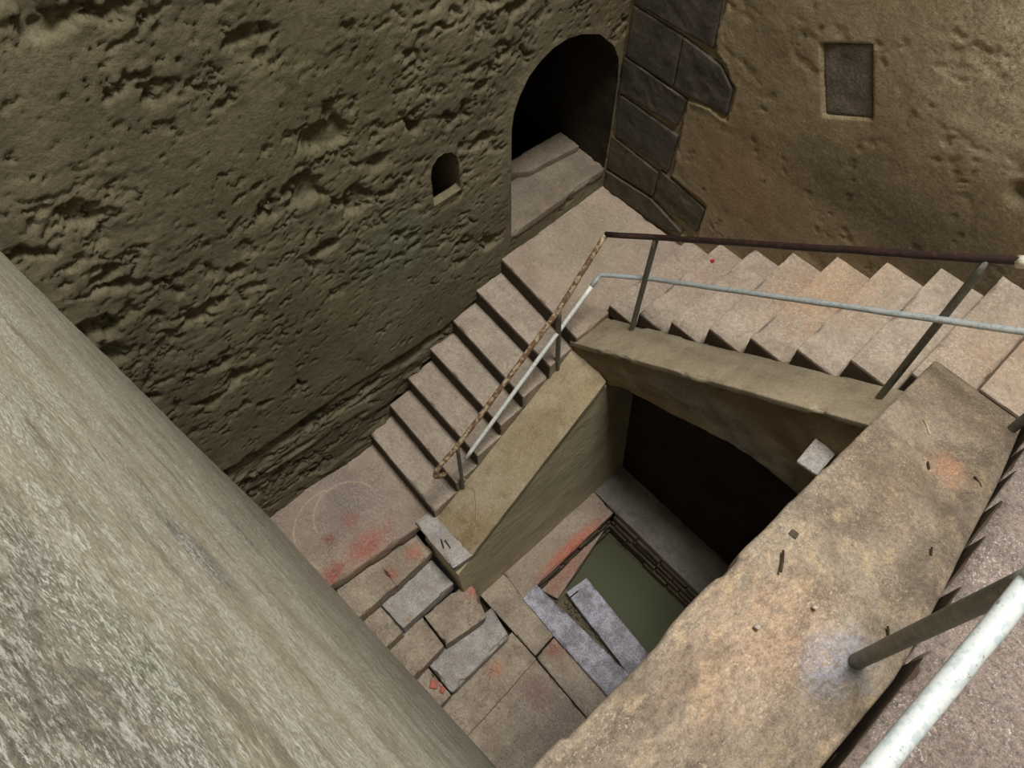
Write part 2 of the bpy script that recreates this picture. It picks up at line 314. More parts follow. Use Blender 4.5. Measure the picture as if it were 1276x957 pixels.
def tube(pts, r, seg=12, sub=1, cap=True, wob=0.0, seed=0):
    pts = [Vector(p) for p in pts]
    V = []; Fc = []
    t0 = (pts[1] - pts[0]).normalized()
    ref = Vector((0, 0, 1)) if abs(t0.z) < 0.9 else Vector((1, 0, 0))
    nrm = t0.cross(ref).normalized()
    for i, p in enumerate(pts):
        if i == 0: t = t0
        elif i == len(pts) - 1: t = (pts[i] - pts[i - 1]).normalized()
        else: t = ((pts[i] - pts[i - 1]).normalized() + (pts[i + 1] - pts[i]).normalized()).normalized()
        nrm = (nrm - t * nrm.dot(t)).normalized(); b = t.cross(nrm)
        for s in range(seg):
            a = 2 * math.pi * s / seg
            V.append(p + (nrm * math.cos(a) + b * math.sin(a)) * r)
    for i in range(len(pts) - 1):
        for s in range(seg):
            s2 = (s + 1) % seg
            Fc.append((i * seg + s, i * seg + s2, (i + 1) * seg + s2, (i + 1) * seg + s))
    if cap:
        Fc.append(tuple(range(seg - 1, -1, -1))); Fc.append(tuple((len(pts) - 1) * seg + s for s in range(seg)))
    V = np.array([tuple(v) for v in V])
    if wob:
        V = V + (np.stack([fbm(V, 12, 2, seed + q) for q in range(3)], 1) - 0.5) * 2 * wob
    return V, Fc
def fillet(pts, rad, n=6):
    pts = [Vector(p) for p in pts]; out = [pts[0]]
    for i in range(1, len(pts) - 1):
        a = (pts[i - 1] - pts[i]); b = (pts[i + 1] - pts[i])
        d = min(rad, a.length * 0.45, b.length * 0.45); A = pts[i] + a.normalized() * d; B = pts[i] + b.normalized() * d
        for k in range(n + 1):
            t = k / n; out.append(A * (1 - t) ** 2 + pts[i] * 2 * t * (1 - t) + B * t * t)
    out.append(pts[-1]); return out
def densify(pts, step):
    out = []
    for a, b in zip(pts[:-1], pts[1:]):
        a, b = Vector(a), Vector(b); n = max(1, int((b - a).length / step))
        out += [a.lerp(b, k / n) for k in range(n)]
    out.append(Vector(pts[-1])); return out
def inpoly(px, py, poly):
    ins = np.zeros(len(px), bool); n = len(poly)
    for i in range(n):
        x1, y1 = poly[i]; x2, y2 = poly[(i + 1) % n]
        c = ((y1 > py) != (y2 > py)) & (px < (x2 - x1) * (py - y1) / (y2 - y1 + 1e-12) + x1)
        ins ^= c
    return ins
def near_poly(px, py, poly):
    best = np.full(len(px), 1e9); bx = px.copy(); by = py.copy(); n = len(poly)
    for i in range(n):
        x1, y1 = poly[i]; x2, y2 = poly[(i + 1) % n]; dx, dy = x2 - x1, y2 - y1
        t = np.clip(((px - x1) * dx + (py - y1) * dy) / (dx * dx + dy * dy + 1e-12), 0, 1)
        qx, qy = x1 + t * dx, y1 + t * dy; d = np.hypot(px - qx, py - qy); m = d < best
        best[m] = d[m]; bx[m] = qx[m]; by[m] = qy[m]
    return best, bx, by
def wall_grid(name, us, vs, toworld, height, mat, holes=(), thick=0.3, back=None):
    """a rendered wall: front grid displaced by height(u,v,P) along its normal, with openings cut along their outlines"""
    U, V = np.meshgrid(us, vs, indexing='ij'); u = U.ravel().copy(); v = V.ravel().copy()
    nu, nv = len(us), len(vs); dead = np.zeros(nu * nv, bool); damp = np.ones(nu * nv)
    step = us[1] - us[0]
    for h in holes:
        ins = inpoly(u, v, h); d, qx, qy = near_poly(u, v, h)
        s = d < step * 0.75; u[s] = qx[s]; v[s] = qy[s]
        dead |= ins & ~s; damp = np.minimum(damp, sstep(np.where(ins, 0, d), 0.0, 0.07))
    P, N = toworld(u, v); hh = height(u, v, P) * (0.15 + 0.85 * damp); P = P + N * hh[:, None]
    idx = np.arange(nu * nv).reshape(nu, nv)
    q = np.stack([idx[:-1, :-1], idx[1:, :-1], idx[1:, 1:], idx[:-1, 1:]], -1).reshape(-1, 4)
    q = q[~dead[q].any(1)]
    if holes:
        cx = u[q].mean(1); cy = v[q].mean(1); kill = np.zeros(len(q), bool)
        for h in holes: kill |= inpoly(cx, cy, h)
        q = q[~kill]
    # closing rim, so the wall has real thickness
    per = list(idx[:, 0]) + list(idx[-1, 1:]) + list(idx[-2::-1, -1]) + list(idx[0, -2:0:-1])
    Pb, Nb = toworld(u[per], v[per]); Pb = Pb - Nb * thick
    base = len(P); m = len(per); Fq = [tuple(x) for x in q]
    for i in range(m):
        j = (i + 1) % m; Fq.append((per[j], per[i], base + i, base + j))
    P = np.concatenate([P, Pb])
    return link(name, P, Fq, mat)
def tunnel(name, outline, toworld, depths, mod, mat, amp=0.006, seed=0, parent=None, closed=True):
    o = []
    n = len(outline)
    for i in range(n):
        a = np.array(outline[i]); b = np.array(outline[(i + 1) % n]); k = max(1, int(np.linalg.norm(b - a) / 0.03))
        for t in range(k): o.append(a + (b - a) * t / k)
    o = np.array(o); m = len(o); rows = []
    for d in depths:
        uv = mod(o, d); P, N = toworld(uv[:, 0], uv[:, 1]); P = P - N * d
        if d > 0.005: P = P + (np.stack([fbm(P, 9, 3, seed + q) for q in range(3)], 1) - 0.5) * 2 * amp
        rows.append(P)
    V = np.concatenate(rows); Fq = []
    for r in range(len(depths) - 1):
        for i in range(m):
            j = (i + 1) % m; Fq.append((r * m + i, r * m + j, (r + 1) * m + j, (r + 1) * m + i))
    Fq.append(tuple((len(depths) - 1) * m + i for i in range(m)))
    return link(name, V, Fq, mat, parent)

# ------------------------------------------------------------------ the shaft walls
niche = [(-1.18, 0.255), (-0.03, 0.245), (-0.012, 0.6), (-0.012, 1.2), (-0.04, 1.42), (-0.12, 1.58), (-0.3, 1.77), (-0.5, 1.87), (-0.64, 1.905),
         (-0.78, 1.90), (-0.9, 1.86), (-1.01, 1.79), (-1.10, 1.67), (-1.155, 1.55), (-1.176, 1.42), (-1.183, 0.9)]
hole = [(-1.945, 1.165), (-1.69, 1.158), (-1.69, 1.42), (-1.705, 1.50), (-1.75, 1.565), (-1.81, 1.592), (-1.87, 1.59), (-1.92, 1.545), (-1.94, 1.47)]
def niche_mod(o, d):
    q = o.copy(); q[q[:, 1] < 0.4, 1] -= (0.06 if 0.02 < d < 0.75 else (1.3 if d > 0.75 else 0)); return q  # floor behind the sill is dropped to make the niche go black
def band_top(u): return np.interp(u, [-4.6, -4.19, -2.74, -2.0, -1.35, -1.0], [-0.08, -0.107, -0.276, -0.34, -0.30, -0.30])
def wa_world(u, v):
    P = np.stack([np.zeros_like(u), u, v], 1); N = np.zeros_like(P); N[:, 0] = 1; return P, N
def pits(P, seed, an, zone):
    """ragged broken-out patches of plaster, sharp at their lips"""
    wp = P + (np.stack([fbm(P, 9, 3, seed + 60 + q) for q in range(3)], 1) - 0.5) * 0.16
    big = fbm(wp, 5.0, 6, seed, an); sm = fbm(wp, 12, 4, seed + 10, an); tiny = fbm(P, 30, 2, seed + 20, an)
    k = 0.09 * (1 - zone) + 0.022
    d = 0.026 * sstep(big, 0.625 + k, 0.645 + k) + 0.012 * sstep(big, 0.575 + k, 0.59 + k) + 0.02 * sstep(big, 0.66 + k, 0.68 + k)
    d += 0.022 * sstep(sm, 0.645 + k, 0.675 + k) + 0.010 * sstep(tiny, 0.72 + 0.5 * k, 0.77 + 0.5 * k)
    rl = np.abs(fbm(wp, 3.4, 5, seed + 33, an) - 0.5)
    d += 0.022 * (1 - sstep(rl, 0.0, 0.012)) * sstep(fbm(P, 3.0, 2, seed + 35), 0.52, 0.60) * zone
    return d
def wa_height(u, v, P):
    h = (fbm(P, 1.3, 4, 1) - 0.5) * 0.05 + (fbm(P, 22, 3, 5) - 0.5) * 0.006
    an = (1, 0.70, 1.25)
    rot = P.copy(); rot[:, 2] = P[:, 2] + 0.12 * P[:, 1]
    zone = sstep(fbm(P, 1.2, 2, 21), 0.40, 0.58) * sstep(v, 0.2, 1.3)
    zone = np.clip(zone + 0.8 * np.exp(-((v - 1.55 - 0.30 * (u + 3)) / 0.5) ** 2), 0, 1)
    zone *= 1 - 0.85 * np.exp(-((u + 2.9) / 1.2) ** 2 - ((v - 0.35) / 0.55) ** 2)
    h -= pits(rot, 31, an, zone)
    h += 0.006 * zone * sstep(fbm(rot, 8, 3, 71, an), 0.5, 0.56)
    b = band_top(u) + (fbm(P, 3, 3, 81) - 0.5) * 0.10
    t = sstep(b - v, 0.0, 0.04)
    h -= t * 0.055
    h -= t * pits(rot, 231, (1, 0.35, 1.5), 1.0) * 1.3
    h += t * 0.03 * sstep(fbm(rot, 3.2, 4, 91, (1, 0.4, 1.8)), 0.48, 0.53)
    return h
us = np.arange(-4.62, 0.045, 0.014); vs = np.concatenate([np.arange(-1.75, 3.8, 0.014), np.arange(3.9, 8.01, 0.25)])
w = struct(wall_grid('wall_left', us, vs, wa_world, wa_height, M['wall_a'], [niche, hole]))
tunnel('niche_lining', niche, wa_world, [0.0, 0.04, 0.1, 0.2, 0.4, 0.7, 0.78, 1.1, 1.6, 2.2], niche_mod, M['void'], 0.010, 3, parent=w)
def hole_mod(o, d):
    q = o.copy()
    if d < 0.075: q[:, 1] = np.maximum(q[:, 1], 1.16 + d * 0.8)
    else: q[q[:, 1] < 1.3, 1] -= 0.45  # invented drop past the lip, keeps the hole's inside black
    return q
tunnel('window_hole_lining', hole, wa_world, [0.0, 0.015, 0.03, 0.045, 0.08, 0.2, 0.35, 0.6], hole_mod, M['wall_a'], 0.005, 4, parent=w)

Q = [[(0.03, 1.895), (0.76, 1.925), (0.72, 2.42), (0.03, 2.42)],
     [(0.03, 1.445), (0.505, 1.45), (0.50, 1.865), (0.03, 1.865)],
     [(0.525, 1.445), (1.01, 1.50), (1.00, 1.72), (0.86, 1.83), (0.52, 1.865)],
     [(0.02, 1.09), (0.62, 1.15), (0.655, 1.41), (0.02, 1.425)],
     [(0.05, 0.64), (0.64, 0.67), (0.65, 1.05), (0.03, 1.065)],
     [(0.00, 0.23), (0.545, 0.29), (0.545, 0.575), (-0.0, 0.61)],
     [(0.57, 0.27), (1.06, 0.27), (1.07, 0.55), (0.58, 0.615)],
     [(0.01, 0.0), (0.76, 0.03), (0.92, 0.14), (0.55, 0.255), (0.01, 0.20)]]
plate = [(1.498, 2.369), (1.791, 2.521), (1.991, 2.098), (1.698, 1.937)]
qzone = [(-0.1, -0.05), (0.8, -0.02), (1.09, 0.2), (1.09, 0.6), (0.68, 0.64), (0.68, 1.1), (0.66, 1.42), (1.03, 1.47), (1.02, 1.74), (0.88, 1.85), (0.79, 1.9), (0.75, 2.5), (-0.1, 2.5)]
def wb_world(u, v):
    P = np.stack([u, np.zeros_like(u), v], 1); N = np.zeros_like(P); N[:, 1] = -1; return P, N
def wb_height(u, v, P):
    h = (fbm(P, 1.3, 4, 101) - 0.5) * 0.04 + (fbm(P, 16, 3, 105) - 0.5) * 0.004
    d, _, _ = near_poly(u, v, qzone); sd = np.where(inpoly(u, v, qzone), -d, d) + (fbm(P, 9, 3, 7) - 0.5) * 0.05
    h = h * (1 - 0.8 * (1 - sstep(sd, 0.0, 0.06))) - 0.028 * (1 - sstep(sd, -0.006, 0.008))
    d, _, _ = near_poly(u, v, plate); sd = np.where(inpoly(u, v, plate), -d, d)
    h -= 0.035 * (1 - sstep(sd, -0.012, 0.006))
    z = sstep(fbm(P, 2.0, 2, 121), 0.42, 0.6) * sstep(u + 0.8 * v, 4.0, 4.7)
    h -= pits(P, 131, (0.6, 1, 1.3), z) * (0.12 + 0.88 * z)
    h -= sstep(fbm(P, 11, 3, 141), 0.76, 0.80) * 0.008
    h -= 0.10 * np.exp(-((u - 2.94) / 0.05) ** 2 - ((v - 2.19) / 0.06) ** 2)
    return h
us = np.arange(-0.042, 4.86, 0.014); vs = np.concatenate([np.arange(-0.6, 3.4, 0.014), np.arange(3.5, 8.01, 0.25)])
struct(wall_grid('wall_back', us, vs, wb_world, wb_height, M['wall_b']))

CM, CN, CD = 0.0402, -0.0572, -4.14
def yc(x, z): return CD + CM * (x + 0.1) + CN * (z + 1.42)
def wc_world(u, v):
    P = np.stack([u, yc(u, v), v], 1); N = np.array([-CM, 1, -CN]); N = N / np.linalg.norm(N); return P, np.tile(N, (len(u), 1))
def wc_height(u, v, P):
    h = (fbm(P, 1.5, 3, 201) - 0.5) * 0.010 + (fbm(P, 10, 4, 205, (1, 1, 1.4)) - 0.5) * 0.006 + (fbm(P, 45, 2, 209) - 0.5) * 0.003
    return h
us = np.concatenate([np.arange(-0.35, 3.5, 0.016), np.arange(3.55, 4.95, 0.1)])
vs = np.concatenate([np.arange(-2.75, 5.5, 0.016), np.arange(5.6, 8.01, 0.2)])
struct(wall_grid('wall_front', us, vs, wc_world, wc_height, M['wall_c']))
def wd_world(u, v):
    P = np.stack([np.full_like(u, 4.85), u, v], 1); N = np.zeros_like(P); N[:, 0] = -1; return P, N
struct(wall_grid('wall_right', np.arange(-4.7, 0.1, 0.06), np.arange(1.0, 8.01, 0.06), wd_world, lambda u, v, P: (fbm(P, 1.5, 4, 301) - 0.5) * 0.05, M['wall_b']))

# ------------------------------------------------------------------ the floor of the pit room
acc = Acc()
for c in ([(1.3, -4.25), (3.9, -4.25), (3.9, -2.78), (1.3, -2.78)], [(1.3, -2.78), (1.80, -2.78), (1.80, -0.9), (1.3, -0.9)], [(1.80, -1.33), (3.9, -1.33), (3.9, -0.9), (1.80, -0.9)]):
    acc.add(*slab([(x, y, -2.56) for x, y in c], 1.2, r=0.005, step=0.15, amp=0.002))
acc.add(*slab([(1.7, -2.9, -3.4), (3.9, -2.9, -3.4), (3.9, -1.2, -3.4), (1.7, -1.2, -3.4)], 0.2, r=0.005, step=0.3, amp=0.004))
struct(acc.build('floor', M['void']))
_n = 40; _x = np.linspace(1.2, 3.9, _n); V = []
for x in _x:
    zt = float(np.interp(x, [1.2, 1.47, 1.88, 2.38, 2.84, 3.3, 3.9], [-0.38, -0.16, 0.08, 0.33, 0.49, 0.45, 0.3]))
    V += [(x, -0.96, zt), (x, -0.7, zt), (x, -0.7, -2.55), (x, -0.96, -2.55)]
F_ = [(i * 4 + j, i * 4 + (j + 1) % 4, (i + 1) * 4 + (j + 1) % 4, (i + 1) * 4 + j) for i in range(_n - 1) for j in range(4)] + [(0, 3, 2, 1), (4 * _n - 4, 4 * _n - 3, 4 * _n - 2, 4 * _n - 1)]
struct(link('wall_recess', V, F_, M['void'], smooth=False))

# ------------------------------------------------------------------ landings and flights
G_A = 'steps of the left flight'; G_B = 'steps of the back flight'; G_C = 'old steps down to the water'; G_D = 'steps of the right flight'
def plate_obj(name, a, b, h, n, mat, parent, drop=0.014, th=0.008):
    """a thin dark facing, added to paint shade, hung under the lip from a to b, its outer face pushed th beyond the stone along n"""
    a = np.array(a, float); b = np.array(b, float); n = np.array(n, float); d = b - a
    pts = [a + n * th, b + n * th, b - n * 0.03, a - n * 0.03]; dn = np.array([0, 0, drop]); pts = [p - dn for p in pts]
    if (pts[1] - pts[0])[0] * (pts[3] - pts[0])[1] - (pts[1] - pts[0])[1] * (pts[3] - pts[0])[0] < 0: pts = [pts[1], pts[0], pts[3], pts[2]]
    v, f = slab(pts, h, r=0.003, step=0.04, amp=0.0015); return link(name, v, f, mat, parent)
def poly_prism(name, poly, ztop, zbot, mat, parent=None):
    n = len(poly); V = [(x, y, ztop) for x, y in poly] + [(x, y, zbot) for x, y in poly]
    F_ = [tuple(range(n)), tuple(range(2 * n - 1, n - 1, -1))] + [(i, i + n, (i + 1) % n + n, (i + 1) % n) for i in range(n)]
    return link(name, V, F_, mat, parent, smooth=False)
o = slab_obj('stone_landing', [(-0.02, -1.286, 0.0), (1.035, -1.389, 0.0), (1.035, 0.0, 0.0), (-0.02, 0.0, 0.0)], 0.19, M['landing'], r=0.007, step=0.025, amp=0.002, chip=0.015, seed=11)
plate_obj('shade_facing', (-0.02, -1.286, 0.0), (1.02, -1.387, 0.0), 0.172, (0, -1, 0), M['shade_facing'], o)
tag(o, 'square grey-pink stone landing in the far corner, below the arched niche', 'landing')

nA = [(-1.589, -0.19, -1.656, 1.004), (-1.874, -0.385, -1.952, 0.99), (-2.155, -0.583, -2.209, 0.985), (-2.442, -0.79, -2.49, 0.99), (-2.69, -1.0, -2.748, 0.985), (-2.967, -1.215, -3.023, 0.98)]
labA = ['highest step of the left flight, just below the corner landing', 'second step below the corner landing on the left flight',
        'third step below the corner landing, beside the small wall hole side of the flight', 'third step above the lower landing on the left flight',
        'second step above the lower landing, crossed by the low end of the handrail', 'bottom step of the left flight, resting on the red-stained landing']
labA[2] = 'third step down the left flight from the corner landing, midway between the landings'
prev = (-1.286, 0.0, -1.389, 1.035)
for k, (y0, z, y1, x1) in enumerate(nA):
    o = slab_obj('stone_step', [(-0.04, y0, z), (x1, y1, z), (x1 - 0.005, prev[2] + 0.012, z), (-0.04, prev[0] + 0.012, z)], 0.21 if k < 5 else 0.205, M['tread'], r=0.006, step=0.025, amp=0.002, chip=0.012, seed=20 + k)
    plate_obj('shade_facing', (-0.03, y0, z), (x1 - 0.012, y1, z), 0.18, (0, -1, 0), M['shade_facing'], o)
    tag(o, labA[k], 'step', G_A); prev = (y0, z, y1, x1)
# solid stair body below the left flight
def prism_x(x0, x1, prof):     # profile (y,z) extruded along x
    n = len(prof); V = [(x0, y, z) for y, z in prof] + [(x1, y, z) for y, z in prof]
    return V, [tuple(range(n))[::-1], tuple(range(n, 2 * n))] + [(i, (i + 1) % n, (i + 1) % n + n, i + n) for i in range(n)]
prof = [(0.0, -0.20), (-1.38, -0.20), (-1.40, -0.41), (-1.70, -0.41)]
prof += [(-1.70, -0.61), (-1.98, -0.61), (-1.98, -0.80), (-2.25, -0.80), (-2.25, -1.01), (-2.53, -1.01), (-2.53, -1.22), (-2.79, -1.22), (-2.79, -1.43), (-2.93, -1.43), (-2.93, -2.7), (0.0, -2.7)]
v, f = prism_x(-0.2, 0.97, prof)
struct(link('trim_1', v, f, M['void'], smooth=False))
o = slab_obj('stone_landing', [(-0.14, -4.30, -1.42), (0.80, -4.30, -1.42), (0.95, -2.935, -1.42), (-0.14, -2.935, -1.42)], 0.17, M['landing'], r=0.02, step=0.025, amp=0.004, chip=0.035, seed=12, chipsc=7)
tag(o, 'lower stone landing with red stains and curved scratches, at the left foot of the stairs', 'landing')
struct(slab_obj('trim_2', [(-0.2, -4.3, -1.60), (0.78, -4.3, -1.60), (0.90, -2.94, -1.60), (-0.2, -2.94, -1.60)], 1.1, M['void'], r=0.01, step=0.1))

# the old flight C, stone by stone
def old(name, top, h, mat, label, cat='stone', group=G_C, **k):
    kk = dict(r=0.008, step=0.018, amp=0.004, chip=0.020, amp_lo=0.006); kk.update(k)
    o = slab_obj(name, top, h, M[mat], **kk); tag(o, label, cat, group); return o
def q4(z, *p): return [(x, y, z) for x, y in p]
old('step_stone', q4(-1.62, (0.70, -4.10), (1.150, -4.085), (1.150, -3.66), (0.78, -3.64)), 0.17, 'old', 'worn tan stone under the lower landing, next to the left foreground wall', seed=31)
old('step_stone', q4(-1.625, (0.79, -3.645), (1.155, -3.662), (1.130, -3.215), (0.80, -3.215)), 0.17, 'old', 'red-blotched stone under the lower landing, beside the grey block', seed=32)
old('step_stone', q4(-1.82, (1.08, -3.86), (1.44, -3.845), (1.44, -3.235), (1.12, -3.24)), 0.18, 'greystone', 'wide pale grey stone of the second old step down', seed=33)
old('step_stone', q4(-1.825, (1.08, -4.14), (1.465, -4.10), (1.462, -3.865), (1.08, -3.875)), 0.18, 'old', 'small tan end stone of the second old step, against the foreground wall', seed=34)
old('step_stone', q4(-2.03, (1.40, -4.10), (1.80, -4.07), (1.765, -3.655), (1.43, -3.63)), 0.18, 'old', 'tan stone of the third old step, against the foreground wall', seed=35)
old('step_stone', q4(-2.02, (1.43, -3.615), (1.775, -3.635), (1.840, -3.19), (1.46, -3.06)), 0.17, 'old', 'red-tipped stone of the third old step, standing proud beside the parapet end', seed=36, chip=0.04)
old('step_stone', q4(-2.22, (1.72, -3.86), (2.10, -3.86), (2.078, -3.12), (1.76, -3.06)), 0.16, 'greystone', 'broken pale slab with a cracked upper corner, fourth old step', seed=37, chip=0.05, r=0.03)
old('step_stone', q4(-2.235, (1.72, -4.09), (2.115, -4.06), (2.105, -3.875), (1.72, -3.875)), 0.17, 'old', 'crumbled mortar end of the fourth old step, holding red chips', seed=38, chip=0.05, amp=0.010)
for (cx, cy, s, ry) in ((1.93, -3.93, 0.055, 0.3), (2.02, -3.90, 0.06, 0.9)):
    c, sn = math.cos(ry) * s, math.sin(ry) * s
    old('brick_chip', q4(-2.205, (cx - c, cy + sn * .4), (cx - sn * .2, cy - c), (cx + c, cy - sn * .4), (cx + sn * .2, cy + c * .8)), 0.03, 'redbrick',
        'red brick chip set in the crumbled step, ' + ('farther from' if cx < 2 else 'nearer to') + ' the broken slab edge', 'brick', 'red chips', chip=0.0, amp=0.006, step=0.012)
old('step_stone', q4(-2.42, (2.05, -4.08), (2.455, -4.05), (2.388, -3.045), (2.04, -3.045)), 0.14, 'old', 'long smooth fifth old step with an orange stain', seed=39, chip=0.01)
old('step_stone', q4(-2.475, (2.40, -4.10), (3.20, -4.10), (3.20, -3.07), (2.36, -3.04)), 0.10, 'old', 'last wide old step, darkening under the sloping parapet', seed=40, chip=0.015, amp_lo=0.003)
old('paving_slab', q4(-2.425, (1.50, -3.04), (2.36, -3.035), (2.345, -2.77), (1.50, -2.70)), 0.13, 'old', 'paving slab between the broken steps and the water pit', 'paving', 'paving round the water pit', seed=41, chip=0.012)
old('paving_slab', q4(-2.45, (2.375, -3.03), (3.20, -3.06), (3.20, -2.77), (2.36, -2.78)), 0.11, 'old', 'red-cornered paving slab running under the sloping parapet, above the last step', 'paving', 'paving round the water pit', seed=42, chip=0.012)
old('paving_slab', q4(-2.42, (1.50, -2.695), (1.872, -2.745), (1.865, -1.42), (1.50, -1.40)), 0.10, 'redstrip', 'paving slab with a long bright red streak beside the water pit', 'paving', 'paving round the water pit', seed=43, chip=0.018, r=0.012)
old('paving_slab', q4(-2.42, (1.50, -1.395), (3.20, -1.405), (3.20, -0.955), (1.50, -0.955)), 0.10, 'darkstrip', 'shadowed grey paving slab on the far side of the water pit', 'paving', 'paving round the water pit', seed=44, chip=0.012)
# granite slabs over the pit
old('granite_slab', q4(-2.40, (1.875, -2.755), (3.10, -2.79), (3.10, -2.49), (1.855, -2.55)), 0.16, 'wetslab', 'bluish granite slab forming the upper step into the water', 'slab', 'granite steps into the water', seed=45, chip=0.016)
old('granite_slab', q4(-2.70, (2.085, -2.315), (3.10, -2.44), (3.10, -2.14), (2.118, -2.05)), 0.16, 'wetslab', 'bluish granite slab at the waterline, the lower step', 'slab', 'granite steps into the water', seed=46, chip=0.016)
old('ledge_stone', q4(-2.70, (1.87, -2.50), (2.075, -2.43), (1.90, -1.62), (1.87, -1.48)), 0.30, 'redstrip', 'narrow pinkish wedge stone between the red-streaked slab and the water', 'stone', None, seed=47, chip=0.012)
# pit lining, thin courses
def lining(name, a, b, z0, z1, inward, label):
    a = np.array(a, float); b = np.array(b, float); L = np.linalg.norm(b - a); d = (b - a) / L; n = np.array(inward, float); acc = Acc(); random.seed(len(label))
    z = z1; k = 0
    while z > z0:
        h = random.choice((0.075, 0.09, 0.10)); s = -random.random() * 0.2
        while s < L:
            l = random.uniform(0.22, 0.42); e = min(s + l, L); st = max(s, 0)
            if e - st > 0.03:
                off = random.uniform(-0.006, 0.012) + 0.012 * k
                A = a + d * (st + 0.004) + n * off; B = a + d * (e - 0.004) + n * off; C_ = B - n * (0.12 + off); D_ = A - n * (0.12 + off)
                pts = [A, B, C_, D_]
                if (B - A)[0] * (D_ - A)[1] - (B - A)[1] * (D_ - A)[0] < 0: pts = [B, A, D_, C_]
                acc.add(*slab([(p[0], p[1], z) for p in pts], h - 0.008, r=0.01, step=0.04, amp=0.006, chip=0.01, seed=k * 7 + int(s * 10)))
            s += l
        z -= h; k += 1
    o = acc.build(name, M['pitbrick']); tag(o, label, 'masonry', 'stone courses lining the water pit'); return o
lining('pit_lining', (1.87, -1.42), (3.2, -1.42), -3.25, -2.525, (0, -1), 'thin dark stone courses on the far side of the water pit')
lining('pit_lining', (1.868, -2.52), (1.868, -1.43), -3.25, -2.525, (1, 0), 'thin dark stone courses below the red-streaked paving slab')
V = [(1.8, -2.75, -2.92), (3.3, -2.75, -2.92), (3.3, -1.38, -2.92), (1.8, -1.38, -2.92)]
nx = 24; xs = np.linspace(1.82, 3.3, nx); ys = np.linspace(-2.40, -1.39, nx)
V = [(x, y, -2.92) for x in xs for y in ys] + [(x, y, -3.38) for x in xs for y in ys]; Fw = []
for b0 in (0, nx * nx):
    for i in range(nx - 1):
        for j in range(nx - 1):
            q = (b0 + i * nx + j, b0 + (i + 1) * nx + j, b0 + (i + 1) * nx + j + 1, b0 + i * nx + j + 1); Fw.append(q if b0 == 0 else q[::-1])
o = link('well_water', V, Fw, M['water']); tag(o, 'still murky green-grey water filling the square pit', 'water', kind='stuff')
acc = Acc(); random.seed(5)
acc.add(*slab(q4(-2.80, (1.88, -2.52), (3.1, -2.52), (3.1, -2.25), (2.0, -2.25)), 0.5, r=0.02, step=0.03, amp=0.02, seed=3))
for k in range(60):
    x = random.uniform(1.98, 3.0); y = -2.47 + random.random() * 0.12 + 0.0; s = random.uniform(0.010, 0.028); a = random.random() * 3
    c, sn = math.cos(a) * s, math.sin(a) * s
    acc.add(*slab([(x - c, y - sn, -2.775), (x + sn, y - c, -2.775), (x + c, y + sn, -2.78), (x - sn, y + c, -2.77)], 0.04, r=0.006, step=0.03, amp=0.005, seed=k))
o = acc.build('muddy_rubble', M['mud']); tag(o, 'wet muddy rubble in the trough between the two granite slabs', 'rubble', kind='stuff')

# ------------------------------------------------------------------ parapet of the left flight
pa = empty('stair_parapet'); tag(pa, 'low yellowish sloping parapet wall beside the left flight', 'parapet')
def zA(y): return -0.295 + 0.715 * (y + 1.5)
def cop_mesh(rows, **k): pass
v, f = rough_hexa([(0.985, -3.02, zA(-3.02)), (1.470, -3.02, zA(-3.02)), (1.415, -1.40, zA(-1.40)), (0.985, -1.33, zA(-1.33)),
                   (0.985, -3.02, zA(-3.02) - .12), (1.47, -3.02, zA(-3.02) - .12), (1.415, -1.40, zA(-1.40) - .12), (0.985, -1.33, zA(-1.33) - .12)], r=0.008, step=0.025, amp=0.003, amp_lo=0.004, chip=0.006, seed=51)
link('coping', v, f, M['cop_a'], pa)
# body: outer face leans out a little to the floor
def body(prof_top, prof_bot, x0t, x0b, x1t, x1b, y0, y1, nz, ny, seed):
    acc = Acc()
    ys = np.linspace(y0, y1, ny); ws = np.linspace(0, 1, nz)
    def face(xt, xb, flip):
        V = []; 
        for y in ys:
            zt, zb = prof_top(y), prof_bot(y)
            for t in ws:
                z = zt + (zb - zt) * t; g = np.clip((zt - z) / (zt + 2.42), 0, 1); xq = (xt + (-1.4 - y) * 0.033) if not flip else xt; V.append((xq + (xb - xq) * g, y, z))
        V = np.array(V); V[:, 0] += (fbm(V, 1.7, 4, seed) - 0.5) * 0.02 * np.clip((np.array([zA(min(y, -1.4)) for y in V[:, 1]]) - V[:, 2] - 0.05) * 4, 0, 1)
        F_ = []
        for i in range(ny - 1):
            for j in range(nz - 1):
                q = (i * nz + j, (i + 1) * nz + j, (i + 1) * nz + j + 1, i * nz + j + 1); F_.append(q if flip else q[::-1])
        acc.add(V, F_); return V
    A = face(x1t, x1b, False); B = face(x0t, x0b, True)
    # ends
    for e in (0, ny - 1):
        a = A[e * nz:(e + 1) * nz]; b = B[e * nz:(e + 1) * nz]; V = np.concatenate([a, b]); n = nz
        acc.add(V, [((i, i + 1, n + i + 1, n + i) if e == 0 else (i, n + i, n + i + 1, i + 1)) for i in range(n - 1)])
    a = A.reshape(ny, nz, 3)[:, 0]; b = B.reshape(ny, nz, 3)[:, 0]; V = np.concatenate([a, b])
    acc.add(V, [(i, i + 1, ny + i + 1, ny + i) for i in range(ny - 1)])
    return acc
acc = body(lambda y: zA(y) - 0.07 if y < -1.45 else zA(-1.45) - 0.07, lambda y: -2.56, 1.0, 1.0, 1.412, 1.56, -3.19, -0.90, 60, 80, 55)
acc.build('wall_body', M['inner_a'], pa)
o = old('stone_block', [(0.872, -3.195, -1.385), (1.445, -3.215, -1.385), (1.475, -3.00, -1.375), (0.91, -2.955, -1.375)], 0.10, 'greystone', 'pale grey stone block capping the low end of the left parapet', 'stone', None, seed=61, chip=0.03)

